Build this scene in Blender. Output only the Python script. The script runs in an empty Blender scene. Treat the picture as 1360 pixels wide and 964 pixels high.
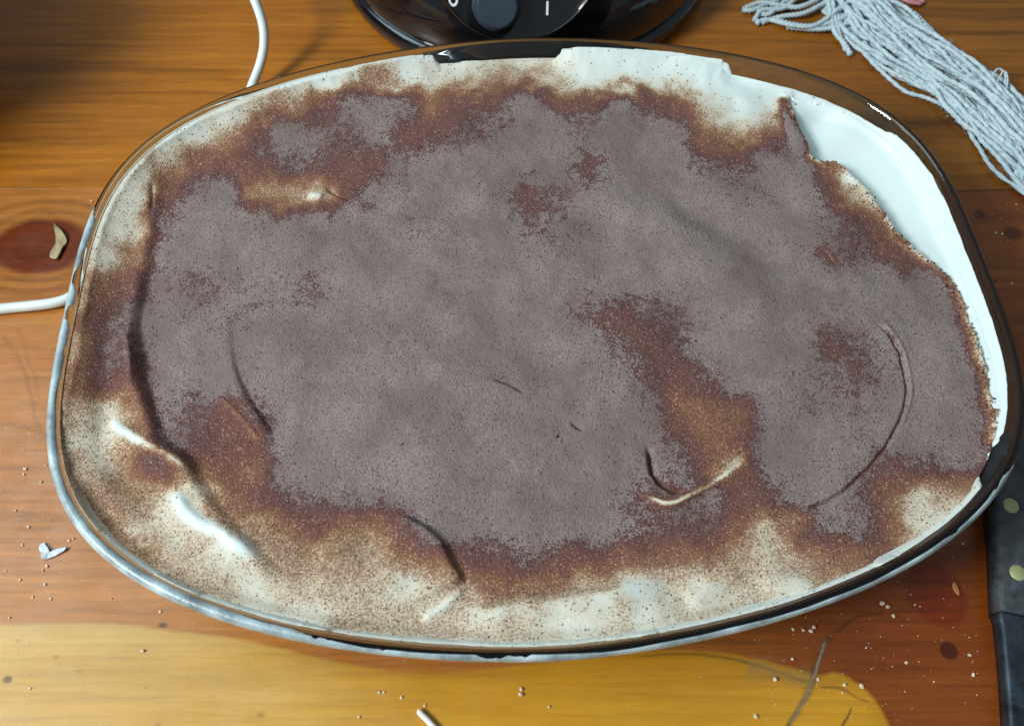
import bpy, bmesh, math, random
import numpy as np
from mathutils import Vector, Matrix

random.seed(7); rng = np.random.default_rng(11)
sc = bpy.context.scene
COL = sc.collection
R = math.radians

# ------------------------------------------------------------------ camera, world, light, exposure
RIM = 0.062
PITCH = 1.0661
CAM = np.array([-0.0089, -0.2134, 0.3184 + RIM])
cam_d = bpy.data.cameras.new('camera'); cam = bpy.data.objects.new('camera', cam_d); COL.objects.link(cam)
cam.location = CAM; cam.rotation_euler = (math.pi / 2 - PITCH, 0, 0)
cam_d.sensor_fit = 'HORIZONTAL'; cam_d.sensor_width = 36; cam_d.lens = 18 / math.tan(R(30))
cam_d.clip_start = 0.01; cam_d.clip_end = 20
cam_d.dof.use_dof = True; cam_d.dof.focus_distance = 0.40; cam_d.dof.aperture_fstop = 14
sc.camera = cam

w = bpy.data.worlds.new('World'); sc.world = w; w.use_nodes = True
w.node_tree.nodes['Background'].inputs[0].default_value = (0.80, 0.92, 1.0, 1)
w.node_tree.nodes['Background'].inputs[1].default_value = 0.28

def area(name, loc, target, sx, sy, power, col):
    l = bpy.data.lights.new(name, 'AREA'); l.shape = 'RECTANGLE'; l.size = sx; l.size_y = sy
    l.energy = power; l.color = col
    o = bpy.data.objects.new(name, l); COL.objects.link(o); o.location = loc
    o.rotation_euler = (Vector(target) - Vector(loc)).to_track_quat('-Z', 'Y').to_euler()
    return o
# daylight through a window to the left and a little in front of the table
LAZ, LEL, LD = R(203), R(42), 2.0
area('window_light', (LD * math.cos(LEL) * math.cos(LAZ), LD * math.cos(LEL) * math.sin(LAZ), LD * math.sin(LEL)),
     (0, 0.05, 0), 0.42, 0.52, 41, (0.94, 0.99, 1.0))
# pale sky through a large high window on the same side
area('sky_window_light', (-1.75, 0.35, 2.1), (0, 0.02, 0), 1.5, 1.5, 40, (0.66, 0.90, 1.0))

sc.view_settings.view_transform = 'Standard'; sc.view_settings.look = 'None'
sc.view_settings.exposure = 0.0; sc.view_settings.gamma = 1.0; sc.view_settings.use_curve_mapping = False
sc.render.engine = 'CYCLES'
sc.cycles.max_bounces = 14; sc.cycles.transmission_bounces = 12; sc.cycles.glossy_bounces = 6
sc.cycles.transparent_max_bounces = 12; sc.cycles.diffuse_bounces = 4
sc.cycles.use_denoising = True; sc.cycles.caustics_reflective = False; sc.cycles.caustics_refractive = True
sc.cycles.blur_glossy = 0.5; sc.cycles.sample_clamp_indirect = 6

# ------------------------------------------------------------------ helpers
IW, IH = 1360.0, 964.0
FPX = IW / 2 / math.tan(R(30))
def at(px, py, z=0.0):
    """where a point seen in the photograph lies on the level z"""
    px = np.asarray(px, float); py = np.asarray(py, float)
    x = (px - IW / 2) / FPX; y = -(py - IH / 2) / FPX
    cp, sp = math.cos(PITCH), math.sin(PITCH)
    dz = -sp + y * cp; t = (z - CAM[2]) / dz
    return CAM[0] + t * x, CAM[1] + t * (cp + y * sp)
def atl(pts, z=0.0):
    a = np.array(pts, float); X, Y = at(a[:, 0], a[:, 1], z); return np.stack([X, Y], 1)
def plan(X, Y, z):
    """inverse of at()"""
    cp, sp = math.cos(PITCH), math.sin(PITCH)
    dx, dy, dz = X - CAM[0], Y - CAM[1], z - CAM[2]
    f = dy * cp - dz * sp; u = dy * sp + dz * cp
    return IW / 2 + FPX * dx / f, IH / 2 - FPX * u / f

def vnoise(x, y, seed=0):
    """smooth value noise, 0..1"""
    r = np.random.default_rng(seed).random((257, 257)); r[256] = r[0]; r[:, 256] = r[:, 0]
    xi = np.floor(x).astype(int); yi = np.floor(y).astype(int)
    fx = x - xi; fy = y - yi
    fx = fx * fx * (3 - 2 * fx); fy = fy * fy * (3 - 2 * fy)
    a = xi % 256; b = yi % 256
    return (r[b, a] * (1 - fx) + r[b, a + 1] * fx) * (1 - fy) + (r[b + 1, a] * (1 - fx) + r[b + 1, a + 1] * fx) * fy
def fbm(x, y, seed=0, octs=4, g=0.5):
    s = 0; a = 1; t = 0
    for i in range(octs):
        s = s + a * vnoise(x * 2 ** i + 17.3 * i, y * 2 ** i + 9.1 * i, seed + i); t += a; a *= g
    return s / t
def sst(a, b, x):
    t = np.clip((x - a) / (b - a), 0, 1); return t * t * (3 - 2 * t)
def spline(pts, n=8):
    P = np.array(pts, float)
    if len(P) < 3:
        t = np.linspace(0, 1, n)[:, None]; return P[0] * (1 - t) + P[1] * t
    Q = np.vstack([2 * P[0] - P[1], P, 2 * P[-1] - P[-2]]); out = []
    for i in range(1, len(Q) - 2):
        for t in np.linspace(0, 1, n, endpoint=False):
            a, b, c, d = Q[i - 1], Q[i], Q[i + 1], Q[i + 2]
            out.append(0.5 * (2 * b + (c - a) * t + (2 * a - 5 * b + 4 * c - d) * t * t + (3 * b - a - 3 * c + d) * t ** 3))
    out.append(P[-1]); return np.array(out)
def polydist(X, Y, L):
    """signed distance (+ on the left of the line) and 0..1 position along the polyline L"""
    best = np.full(X.shape, 1e9); sd = np.zeros(X.shape); ss = np.zeros(X.shape)
    seg = np.linalg.norm(np.diff(L, axis=0), axis=1); tot = seg.sum(); acc = 0
    for i in range(len(L) - 1):
        ax, ay = L[i]; dx, dy = L[i + 1] - L[i]; l2 = dx * dx + dy * dy + 1e-18
        t = np.clip(((X - ax) * dx + (Y - ay) * dy) / l2, 0, 1)
        ex = X - ax - t * dx; ey = Y - ay - t * dy; d2 = ex * ex + ey * ey
        m = d2 < best
        best = np.where(m, d2, best)
        sd = np.where(m, np.sign(dx * ey - dy * ex), sd); ss = np.where(m, (acc + t * seg[i]) / tot, ss)
        acc += seg[i]
    return np.sqrt(best) * np.where(sd == 0, 1, sd), ss
def inpoly(X, Y, P):
    ins = np.zeros(X.shape, bool); n = len(P)
    for i in range(n):
        x0, y0 = P[i]; x1, y1 = P[(i + 1) % n]
        c = ((y0 > Y) != (y1 > Y)) & (X < (x1 - x0) * (Y - y0) / (y1 - y0 + 1e-15) + x0)
        ins ^= c
    return ins

def mesh_np(name, V, F, mat, parent=None, smooth=True, attrs=None):
    me = bpy.data.meshes.new(name)
    V = np.asarray(V, np.float32)
    if isinstance(F, np.ndarray):
        k = F.shape[1]
        me.vertices.add(len(V)); me.vertices.foreach_set('co', V.ravel())
        me.loops.add(F.size); me.loops.foreach_set('vertex_index', F.ravel().astype(np.int32))
        me.polygons.add(len(F)); me.polygons.foreach_set('loop_start', np.arange(0, F.size, k, dtype=np.int32))
        me.update(calc_edges=True)
    else:
        me.from_pydata([tuple(map(float, v)) for v in V], [], [tuple(map(int, f)) for f in F]); me.update()
    if attrs:
        for n, (t, a) in attrs.items():
            at_ = me.attributes.new(n, t, 'POINT')
            at_.data.foreach_set('value' if t == 'FLOAT' else 'color', np.asarray(a, np.float32).ravel())
    me.polygons.foreach_set('use_smooth', np.full(len(me.polygons), smooth))
    me.materials.append(mat)
    o = bpy.data.objects.new(name, me); COL.objects.link(o)
    if parent: o.parent = parent
    return o
def empty(name, loc=(0, 0, 0), rz=0.0):
    o = bpy.data.objects.new(name, None); COL.objects.link(o); o.location = loc; o.rotation_euler = (0, 0, rz)
    o.empty_display_size = 0.02; return o
def tag(o, label=None, cat=None, group=None, kind=None):
    if label: o['label'] = label
    if cat: o['category'] = cat
    if group: o['group'] = group
    if kind: o['kind'] = kind
    return o

def tube(path, rad, sides=10, ref=(0, 0, 1), caps=True, ply=0.0, pitch=0.006):
    """tube along a polyline; rad a number or one per point; ply > 0 gives a two-strand twist"""
    P = np.array(path, float); n = len(P); rad = np.broadcast_to(np.asarray(rad, float), (n,))
    T = np.gradient(P, axis=0); T /= np.linalg.norm(T, axis=1)[:, None] + 1e-12
    N = np.zeros_like(P); nn = np.cross(T[0], ref)
    if np.linalg.norm(nn) < 1e-6: nn = np.cross(T[0], (1, 0, 0))
    N[0] = nn / np.linalg.norm(nn)
    for i in range(1, n):
        v = N[i - 1] - T[i] * np.dot(N[i - 1], T[i]); N[i] = v / (np.linalg.norm(v) + 1e-12)
    B = np.cross(T, N)
    a = np.linspace(0, 2 * math.pi, sides, endpoint=False)
    arc = np.concatenate([[0], np.cumsum(np.linalg.norm(np.diff(P, axis=0), axis=1))])
    V = []
    for i in range(n):
        rr = rad[i] * (1 + ply * np.cos(2 * (a - 2 * math.pi * arc[i] / pitch)))
        V.append(P[i] + rr[:, None] * (np.cos(a)[:, None] * N[i] + np.sin(a)[:, None] * B[i]))
    V = np.vstack(V); F = []
    for i in range(n - 1):
        for j in range(sides):
            k = (j + 1) % sides
            F.append((i * sides + j, i * sides + k, (i + 1) * sides + k, (i + 1) * sides + j))
    F = [tuple(f) for f in F]
    if caps:
        F.append(tuple(range(sides))[::-1]); F.append(tuple((n - 1) * sides + j for j in range(sides)))
    return V, F

# ------------------------------------------------------------------ materials
def mat(name):
    m = bpy.data.materials.new(name); m.use_nodes = True
    nt = m.node_tree; return m, nt, nt.nodes['Principled BSDF'], nt.nodes['Material Output']
def N(nt, t, **kw):
    n = nt.nodes.new(t)
    for k, v in kw.items():
        if k == 'inp':
            for a, b in v.items(): n.inputs[a].default_value = b
        else: setattr(n, k, v)
    return n
def math_(nt, op, a, b=None, c=None, clamp=False):
    n = nt.nodes.new('ShaderNodeMath'); n.operation = op; n.use_clamp = clamp
    for i, v in enumerate((a, b, c)):
        if v is None: continue
        if isinstance(v, (int, float)): n.inputs[i].default_value = v
        else: nt.links.new(v, n.inputs[i])
    return n.outputs[0]
def mixc(nt, fac, a, b, blend='MIX'):
    n = nt.nodes.new('ShaderNodeMix'); n.data_type = 'RGBA'; n.blend_type = blend
    for s, v in ((n.inputs[0], fac), (n.inputs[6], a), (n.inputs[7], b)):
        if isinstance(v, (int, float)): s.default_value = v
        elif isinstance(v, tuple): s.default_value = (*v, 1) if len(v) == 3 else v
        else: nt.links.new(v, s)
    return n.outputs[2]
def maprange(nt, v, a, b, c=0.0, d=1.0, smooth=True):
    n = nt.nodes.new('ShaderNodeMapRange'); n.interpolation_type = 'SMOOTHSTEP' if smooth else 'LINEAR'
    nt.links.new(v, n.inputs[0])
    for i, x in enumerate((a, b, c, d)): n.inputs[i + 1].default_value = x
    return n.outputs[0]
def noise(nt, co, scale, detail=2.0, rough=0.5):
    n = N(nt, 'ShaderNodeTexNoise', inp={'Scale': scale, 'Detail': detail, 'Roughness': rough})
    if co is not None: nt.links.new(co, n.inputs['Vector'])
    return n.outputs[0]
def ramp(nt, fac, stops):
    n = nt.nodes.new('ShaderNodeValToRGB'); e = n.color_ramp.elements
    while len(e) < len(stops): e.new(0.5)
    for x, (p, c) in zip(e, stops): x.position = p; x.color = (*c, 1)
    nt.links.new(fac, n.inputs[0]); return n.outputs[0]
def bump(nt, h, strength, dist, bsdf, normal_in=None):
    n = N(nt, 'ShaderNodeBump', inp={'Strength': strength, 'Distance': dist}); nt.links.new(h, n.inputs['Height'])
    nt.links.new(n.outputs[0], bsdf.inputs['Normal']); return n

def make_glass():
    m, nt, b, out = mat('clear_glass')
    b.inputs['Base Color'].default_value = (0.78, 0.89, 0.92, 1); b.inputs['Roughness'].default_value = 0.015
    b.inputs['IOR'].default_value = 1.48; b.inputs['Transmission Weight'].default_value = 1.0
    return m
def make_dessert():
    """cream, wetted cocoa and dry cocoa, mixed by the amount of powder that lies on each spot"""
    m, nt, b, out = mat('cream_and_cocoa')
    co = N(nt, 'ShaderNodeTexCoord').outputs['Object']
    d = N(nt, 'ShaderNodeAttribute', attribute_name='cocoa').outputs['Fac']
    r1 = maprange(nt, noise(nt, co, 1950, 1.0, 0.6), 0.28, 0.72, 0, 1, False)      # single grains
    r2 = maprange(nt, noise(nt, co, 1080, 1.0, 0.5), 0.28, 0.72, 0, 1, False)
    g2 = maprange(nt, noise(nt, co, 300, 2.0, 0.5), 0.28, 0.72, 0, 1, False)       # clumps
    g3 = noise(nt, co, 34, 4.0, 0.6)
    rnd = math_(nt, 'ADD', math_(nt, 'MULTIPLY', r1, 0.6), math_(nt, 'MULTIPLY', r2, 0.4))
    # halftone of grains over cream
    cov = ramp(nt, math_(nt, 'DIVIDE', d, 10.0), [(0.0, (0, 0, 0)), (0.1, (.04,) * 3), (0.2, (.30,) * 3), (0.3, (.56,) * 3), (0.4, (.70,) * 3), (0.55, (.74,) * 3)])
    cov = math_(nt, 'ADD', cov, math_(nt, 'MULTIPLY', math_(nt, 'SUBTRACT', g2, 0.5), maprange(nt, d, 1.2, 2.6, 0.0, 0.10)))
    hm = maprange(nt, math_(nt, 'SUBTRACT', cov, rnd), -0.10, 0.12)
    under = ramp(nt, math_(nt, 'DIVIDE', d, 10.0), [(0.0, (0.60, 0.68, 0.655)), (0.10, (0.60, 0.65, 0.61)), (0.18, (0.57, 0.545, 0.45)), (0.25, (0.53, 0.455, 0.34)), (0.32, (0.50, 0.36, 0.24)),
                                                    (0.42, (0.42, 0.24, 0.138)), (0.52, (0.35, 0.205, 0.172)), (0.64, (0.30, 0.20, 0.185))])
    over = ramp(nt, math_(nt, 'DIVIDE', d, 10.0), [(0.1, (0.27, 0.19, 0.135)), (0.25, (0.27, 0.165, 0.105)), (0.36, (0.195, 0.092, 0.050)), (0.48, (0.122, 0.046, 0.036)), (0.60, (0.085, 0.036, 0.034))])
    c0 = mixc(nt, math_(nt, 'MULTIPLY', hm, 0.90), under, over)
    # single specks on the cream
    vo = N(nt, 'ShaderNodeTexVoronoi', inp={'Scale': 640.0, 'Randomness': 1.0}); nt.links.new(co, vo.inputs['Vector'])
    sep = N(nt, 'ShaderNodeSeparateColor'); nt.links.new(vo.outputs['Color'], sep.inputs[0])
    rad = math_(nt, 'MULTIPLY_ADD', sep.outputs[1], 0.17, 0.15)
    dot = maprange(nt, math_(nt, 'SUBTRACT', rad, vo.outputs['Distance']), -0.04, 0.05)
    p = maprange(nt, d, 0.25, 2.6, 0.0, 0.60, smooth=False)
    sp = math_(nt, 'MULTIPLY', dot, math_(nt, 'LESS_THAN', sep.outputs[0], p))
    c1 = mixc(nt, math_(nt, 'MULTIPLY', sp, 0.85), c0, (0.10, 0.048, 0.032))
    # dry powder on top
    jj = math_(nt, 'ADD', math_(nt, 'MULTIPLY', math_(nt, 'SUBTRACT', rnd, 0.5), 2.7), math_(nt, 'MULTIPLY', math_(nt, 'SUBTRACT', g2, 0.5), 1.3))
    wet = math_(nt, 'ADD', d, jj)
    dry = maprange(nt, wet, 5.9, 6.8)
    dcol = ramp(nt, rnd, [(0.12, (0.145, 0.104, 0.094)), (0.45, (0.228, 0.176, 0.160)), (0.88, (0.300, 0.238, 0.220))])
    dcol = mixc(nt, maprange(nt, g3, 0.36, 0.62, 0.0, 0.62), dcol, (0.158, 0.110, 0.098))
    c2 = mixc(nt, dry, c1, dcol)
    # dark pits between the grains
    vp = N(nt, 'ShaderNodeTexVoronoi', inp={'Scale': 1050.0, 'Randomness': 1.0}); nt.links.new(co, vp.inputs['Vector'])
    sp2 = N(nt, 'ShaderNodeSeparateColor'); nt.links.new(vp.outputs['Color'], sp2.inputs[0])
    pp = math_(nt, 'MULTIPLY', maprange(nt, d, 6.8, 8.3, 0.50, 0.16), maprange(nt, d, 5.0, 6.5))
    pit = math_(nt, 'MULTIPLY', maprange(nt, math_(nt, 'SUBTRACT', math_(nt, 'MULTIPLY_ADD', sp2.outputs[1], 0.20, 0.12), vp.outputs['Distance']), -0.05, 0.06), math_(nt, 'LESS_THAN', sp2.outputs[0], pp))
    c3 = mixc(nt, math_(nt, 'MULTIPLY', pit, 0.85), c2, (0.040, 0.023, 0.022))
    nt.links.new(c3, b.inputs['Base Color'])
    powder = maprange(nt, d, 1.2, 4.0)
    nt.links.new(maprange(nt, d, 0.5, 4.0, 0.42, 0.95), b.inputs['Roughness'])
    nt.links.new(maprange(nt, d, 0.5, 4.0, 0.40, 0.12), b.inputs['Specular IOR Level'])
    h = math_(nt, 'SUBTRACT', math_(nt, 'ADD', math_(nt, 'MULTIPLY', rnd, 0.9), math_(nt, 'MULTIPLY', g2, 0.4)), math_(nt, 'MULTIPLY', pit, 1.2))
    h = math_(nt, 'MULTIPLY', h, math_(nt, 'MULTIPLY_ADD', powder, 0.99, 0.01))
    bump(nt, h, 1.0, 0.00040, b)
    return m
def make_body():
    m, nt, b, out = mat('cream_layers')
    co = N(nt, 'ShaderNodeTexCoord').outputs['Object']
    s = N(nt, 'ShaderNodeSeparateXYZ'); nt.links.new(co, s.inputs[0])
    z = math_(nt, 'ADD', s.outputs[2], math_(nt, 'MULTIPLY', math_(nt, 'SUBTRACT', noise(nt, co, 40, 3), 0.5), 0.008))
    c = ramp(nt, math_(nt, 'MULTIPLY', z, 18.0), [(0.0, (0.30, 0.17, 0.08)), (0.25, (0.34, 0.2, 0.1)), (0.32, (0.78, 0.76, 0.66)), (0.5, (0.78, 0.76, 0.66)),
                                                  (0.56, (0.32, 0.19, 0.09)), (0.74, (0.34, 0.2, 0.1)), (0.80, (0.80, 0.79, 0.7))])
    nt.links.new(c, b.inputs['Base Color']); b.inputs['Roughness'].default_value = 0.6
    return m
def make_wood():
    m, nt, b, out = mat('lacquered_wood')
    co = N(nt, 'ShaderNodeTexCoord').outputs['Object']
    base = N(nt, 'ShaderNodeAttribute', attribute_name='wood').outputs['Color']
    mp = N(nt, 'ShaderNodeMapping'); mp.inputs['Scale'].default_value = (14, 260, 1); nt.links.new(co, mp.inputs[0])
    g = noise(nt, mp.outputs[0], 1.0, 4.0, 0.6)
    mp2 = N(nt, 'ShaderNodeMapping'); mp2.inputs['Scale'].default_value = (60, 900, 1); nt.links.new(co, mp2.inputs[0])
    f = noise(nt, mp2.outputs[0], 1.0, 3.0, 0.6)
    mp3 = N(nt, 'ShaderNodeMapping'); mp3.inputs['Scale'].default_value = (90, 2200, 1); nt.links.new(co, mp3.inputs[0])
    pore = maprange(nt, noise(nt, mp3.outputs[0], 1.0, 2.0, 0.5), 0.58, 0.72, 0.0, -0.22)
    k = math_(nt, 'ADD', maprange(nt, g, 0.25, 0.75, 0.80, 1.16), maprange(nt, f, 0.2, 0.8, -0.10, 0.10))
    k = math_(nt, 'ADD', k, pore)
    mw = N(nt, 'ShaderNodeMapping'); mw.inputs['Scale'].default_value = (0.10, 1, 1); nt.links.new(co, mw.inputs[0])
    wv = N(nt, 'ShaderNodeTexWave', wave_type='BANDS', bands_direction='Y', wave_profile='SAW', inp={'Scale': 46.0, 'Distortion': 9.0, 'Detail': 3.0, 'Detail Scale': 1.1, 'Detail Roughness': 0.55})
    nt.links.new(mw.outputs[0], wv.inputs['Vector'])
    ring = math_(nt, 'MULTIPLY', maprange(nt, wv.outputs['Fac'], 0.55, 1.0), maprange(nt, noise(nt, co, 16, 2), 0.35, 0.7, 0.0, 0.22))
    k = math_(nt, 'SUBTRACT', k, ring)
    al = base.node.outputs['Alpha']
    k = math_(nt, 'ADD', math_(nt, 'MULTIPLY', math_(nt, 'SUBTRACT', k, 1.0), al), 1.0)
    kc = N(nt, 'ShaderNodeCombineColor');
    for i in range(3): nt.links.new(k, kc.inputs[i])
    c = mixc(nt, 1.0, base, kc.outputs[0], 'MULTIPLY')
    nt.links.new(c, b.inputs['Base Color'])
    dirt = noise(nt, co, 55, 4.0, 0.65)
    nt.links.new(maprange(nt, dirt, 0.3, 0.75, 0.20, 0.44), b.inputs['Roughness'])
    b.inputs['Specular IOR Level'].default_value = 0.36
    h = math_(nt, 'ADD', math_(nt, 'MULTIPLY', f, 0.4), math_(nt, 'MULTIPLY', noise(nt, co, 700, 2), 0.35))
    bump(nt, h, 0.35, 0.0003, b)
    return m
def simple(name, col, rough=0.5, spec=0.5, var=0.0, vs=60, bumpd=0.0, bs=400, metal=0.0, coat=0.0):
    m, nt, b, out = mat(name)
    co = N(nt, 'ShaderNodeTexCoord').outputs['Object']
    b.inputs['Roughness'].default_value = rough; b.inputs['Specular IOR Level'].default_value = spec
    b.inputs['Metallic'].default_value = metal; b.inputs['Coat Weight'].default_value = coat
    n = noise(nt, co, vs, 4.0, 0.6)
    lo = tuple(x * (1 - var) for x in col); hi = tuple(min(1, x * (1 + var)) for x in col)
    nt.links.new(ramp(nt, n, [(0.3, lo), (0.7, hi)]), b.inputs['Base Color'])
    if bumpd: bump(nt, noise(nt, co, bs, 3.0), 0.6, bumpd, b)
    return m
M = dict(glass=make_glass(), dessert=make_dessert(), body=make_body(), wood=make_wood(),
         black=simple('glossy_black_plastic', (0.004, 0.0045, 0.006), 0.05, 0.5, 0.2, coat=0.3),
         rubber=simple('black_rubber', (0.012, 0.012, 0.013), 0.6, 0.3, 0.2),
         knob=simple('blue_grey_plastic', (0.028, 0.042, 0.060), 0.35, 0.5, 0.15),
         chrome=simple('black_chrome_trim', (0.05, 0.055, 0.065), 0.16, 0.5, 0.3, metal=1.0),
         print=simple('white_print', (0.75, 0.77, 0.78), 0.5, 0.3, 0.05),
         cord=simple('white_cord_plastic', (0.66, 0.72, 0.68), 0.42, 0.4, 0.06, 90),
         yarn=simple('pale_blue_cotton', (0.44, 0.53, 0.56), 0.95, 0.1, 0.18, 300, 0.0004, 1500),
         pink=simple('dusty_pink_cotton', (0.50, 0.22, 0.24), 0.95, 0.1, 0.2, 300, 0.0004, 1500),
         handle=simple('dark_stained_handle', (0.040, 0.048, 0.053), 0.55, 0.5, 0.65, 160, 0.0003, 300),
         brass=simple('dull_brass', (0.40, 0.42, 0.20), 0.55, 0.5, 0.12, 200, metal=0.35),
         steel=simple('dark_carbon_steel', (0.036, 0.047, 0.058), 0.45, 0.5, 0.65, 120, metal=0.7),
         crumb=simple('pale_crumb', (0.74, 0.58, 0.44), 0.8, 0.2, 0.15, 500),
         smear=simple('dried_cream', (0.46, 0.50, 0.55), 0.25, 0.6, 0.2, 300, 0.0006, 500),
         film=simple('cream_and_sky_sheen', (0.30, 0.37, 0.385), 0.34, 0.6, 0.55, 95, 0.0003, 500),  # rim coat: cream colour that also carries the sky's sheen
         leaf=simple('dry_sliver', (0.33, 0.27, 0.15), 0.7, 0.3, 0.25, 200, 0.0003, 500),
         chip=simple('orange_wood_chip', (0.50, 0.22, 0.07), 0.6, 0.3, 0.2, 200),
         stick=simple('white_stick', (0.72, 0.70, 0.64), 0.5, 0.4, 0.05, 200),
         redpot=simple('dark_red_enamel', (0.16, 0.012, 0.008), 0.25, 0.5, 0.15),
         grain=simple('cocoa_clump', (0.055, 0.026, 0.024), 0.95, 0.1, 0.4, 900))

# ------------------------------------------------------------------ the table: two boards, joint across the back
SEAM = float(at(1360, 251)[1])
def lin(r, g, b):
    c = np.array([r, g, b]) / 255.0
    return np.where(c <= 0.04045, c / 12.92, ((c + 0.055) / 1.055) ** 2.4)
def wood_colour(X, Y, back):
    px, py = plan(X, Y, 0.0)
    wx = (fbm(X * 3, Y * 9, 3, 3) - 0.5)
    g = fbm(X * 4 + 1.5 * wx, Y * 75 + 2.5 * wx, 21, 5, 0.6)[..., None]
    lines = sst(0.62, 0.78, fbm(X * 2.2 + wx, Y * 160 + 4 * wx, 33, 3))[..., None]
    if back:
        c = lin(178, 112, 34) * (1 - g) + lin(140, 78, 18) * g
        c = c * (1 - 0.33 * lines)
        # a darker streak towards the right end
        s = np.exp(-((Y - 0.155 - 0.01 * wx) / 0.012) ** 2)[..., None] * sst(0.1, 0.25, X)[..., None]
        c = c * (1 - 0.45 * s)
        c = c * (1 - 0.40 * sst(0.05, 0.25, X)[..., None])
        return c, 1.0
    c = lin(180, 118, 56) * (1 - g) + lin(156, 92, 36) * g
    g = np.clip(g + 0.5 * (fbm(X * 22, Y * 30, 23, 4)[..., None] - 0.5), 0, 1)
    red = sst(0.02, 0.13, X + 0.05 * wx)[..., None]
    lowr = sst(-0.02, -0.12, Y)[..., None]
    cr = (lin(132, 74, 28) * (1 - g) + lin(104, 52, 18) * g) * (1 - lowr) + (lin(144, 76, 26) * (1 - g) + lin(114, 52, 17) * g) * lowr
    c = c * (1 - red) + cr * red
    c = c * (1 - 0.16 * lines)
    # pale sapwood along the front edge
    L = spline(atl([(-250, 800), (-80, 824), (0, 829), (150, 829), (330, 852), (450, 880), (560, 893), (720, 880), (850, 866), (950, 866),
                    (1040, 884), (1085, 897), (1112, 893), (1140, 906), (1163, 930), (1182, 966), (1200, 1010), (1210, 1080)]), 5)
    d, _ = polydist(X, Y, L)
    d = d + 0.0012 * (fbm(X * 60, Y * 60, 5, 3) - 0.5)
    s = sst(-0.0012, 0.0012, -d)[..., None]; s_sap = s
    cs = lin(202, 160, 88) * (1 - g) + lin(192, 143, 62) * g
    gold = (sst(-0.13, -0.02, X))[..., None]
    cs = cs * (1 - gold) + (lin(200, 146, 42) * (1 - g) + lin(184, 126, 26) * g) * gold
    cs = cs * (0.90 + 0.16 * fbm(X * 10, Y * 60, 51, 4)[..., None]) * (0.92 + 0.14 * fbm(X * 25, Y * 25, 53, 4)[..., None])
    rimb = np.exp(-((d + 0.0015) / 0.003) ** 2)[..., None]
    c = c * (1 - s) + cs * s
    c = c * (1 - 0.10 * rimb)
    # knots
    def knot(c, kx, ky, rx, ry, col, k=1.0, seed=0, rings=True):
        cx, cy = at(kx, ky); ex, ey = at(kx + rx, ky); fx, fy = at(kx, ky - ry)
        rr = np.hypot((X - cx) / (ex - cx), (Y - cy) / (fy - cy))
        rr = rr + 0.22 * (fbm(X * 55, Y * 55, 60 + seed, 3) - 0.5)
        a = (1 - sst(0.75, 1.05, rr))[..., None] * k
        c = c * (1 - a) + col * (0.8 + 0.4 * fbm(rr * 7, rr * 0 + 3, 71, 2)[..., None]) * a
        if rings:
            q = (0.5 + 0.5 * np.cos(rr * 17)) * np.exp(-((rr - 1.25) / 0.42) ** 2) * (rr > 0.9)
            c = c * (1 - 0.36 * q[..., None] * k)
        return c
    c = knot(c, 52, 326, 74, 40, lin(92, 34, 14), 0.93)
    c = knot(c, 1243, 790, 42, 46, lin(112, 36, 10), 0.7, 4, False)
    c = knot(c, 1260, 864, 13, 13, lin(60, 22, 10), 0.85, 5, False)
    c = knot(c, 1300, 285, 9, 7, lin(60, 26, 10), 0.8, 6, False); c = knot(c, 1345, 310, 15, 10, lin(60, 26, 10), 0.75, 7, False)
    c = knot(c, 216, 830, 7, 4, lin(80, 40, 18), 0.8, 8, False); c = knot(c, 10, 902, 7, 5, lin(80, 45, 20), 0.8, 9, False)
    # cracks and filler
    def line(c, pts, wd, col, k, jit=0.0006, grey=None):
        dd, s = polydist(X + 0.004 * (fbm(X * 90, Y * 90, 76, 3) - 0.5) + jit * (fbm(X * 400, Y * 400, 77, 2) - 0.5), Y, spline(atl(pts), 5))
        wd = wd * (0.45 + 1.1 * fbm(X * 150, Y * 150, 79, 2))
        a = (np.exp(-(dd / wd) ** 2) * sst(0, 0.1, s) * sst(0, 0.1, 1 - s))[..., None] * k
        return c * (1 - a) + col * a
    c = line(c, [(1108, 838), (1096, 862), (1083, 890), (1080, 905), (1064, 934), (1046, 962), (1030, 990)], 0.0011, lin(58, 44, 28), 0.85)
    c = line(c, [(1104, 846), (1090, 874), (1082, 898), (1066, 931), (1044, 966)], 0.0006, lin(140, 128, 104), 0.85)
    c = line(c, [(1108, 842), (1128, 822), (1150, 816), (1176, 815)], 0.0006, lin(60, 34, 16), 0.6)
    c = line(c, [(840, 872), (900, 868), (960, 872), (1010, 884), (1050, 898), (1085, 912)], 0.0005, lin(96, 74, 30), 0.75)
    c = line(c, [(990, 880), (1030, 892), (1082, 906)], 0.004, lin(130, 112, 70), 0.5)
    c = line(c, [(1085, 912), (1118, 914), (1140, 926), (1158, 932)], 0.0005, lin(90, 66, 36), 0.7)
    c = line(c, [(1130, 938), (1122, 952), (1112, 968)], 0.0005, lin(80, 56, 30), 0.8)
    c = line(c, [(0, 440), (30, 490), (50, 560), (66, 590)], 0.0006, lin(96, 62, 30), 0.5)
    c = line(c, [(20, 430), (40, 480), (52, 540)], 0.0005, lin(96, 62, 30), 0.4)
    c = line(c, [(0, 562), (30, 566), (66, 580)], 0.0005, lin(96, 62, 30), 0.5)
    c = line(c, [(1230, 256), (1290, 254), (1340, 252), (1420, 249)], 0.0006, lin(50, 26, 10), 0.75)
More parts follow.
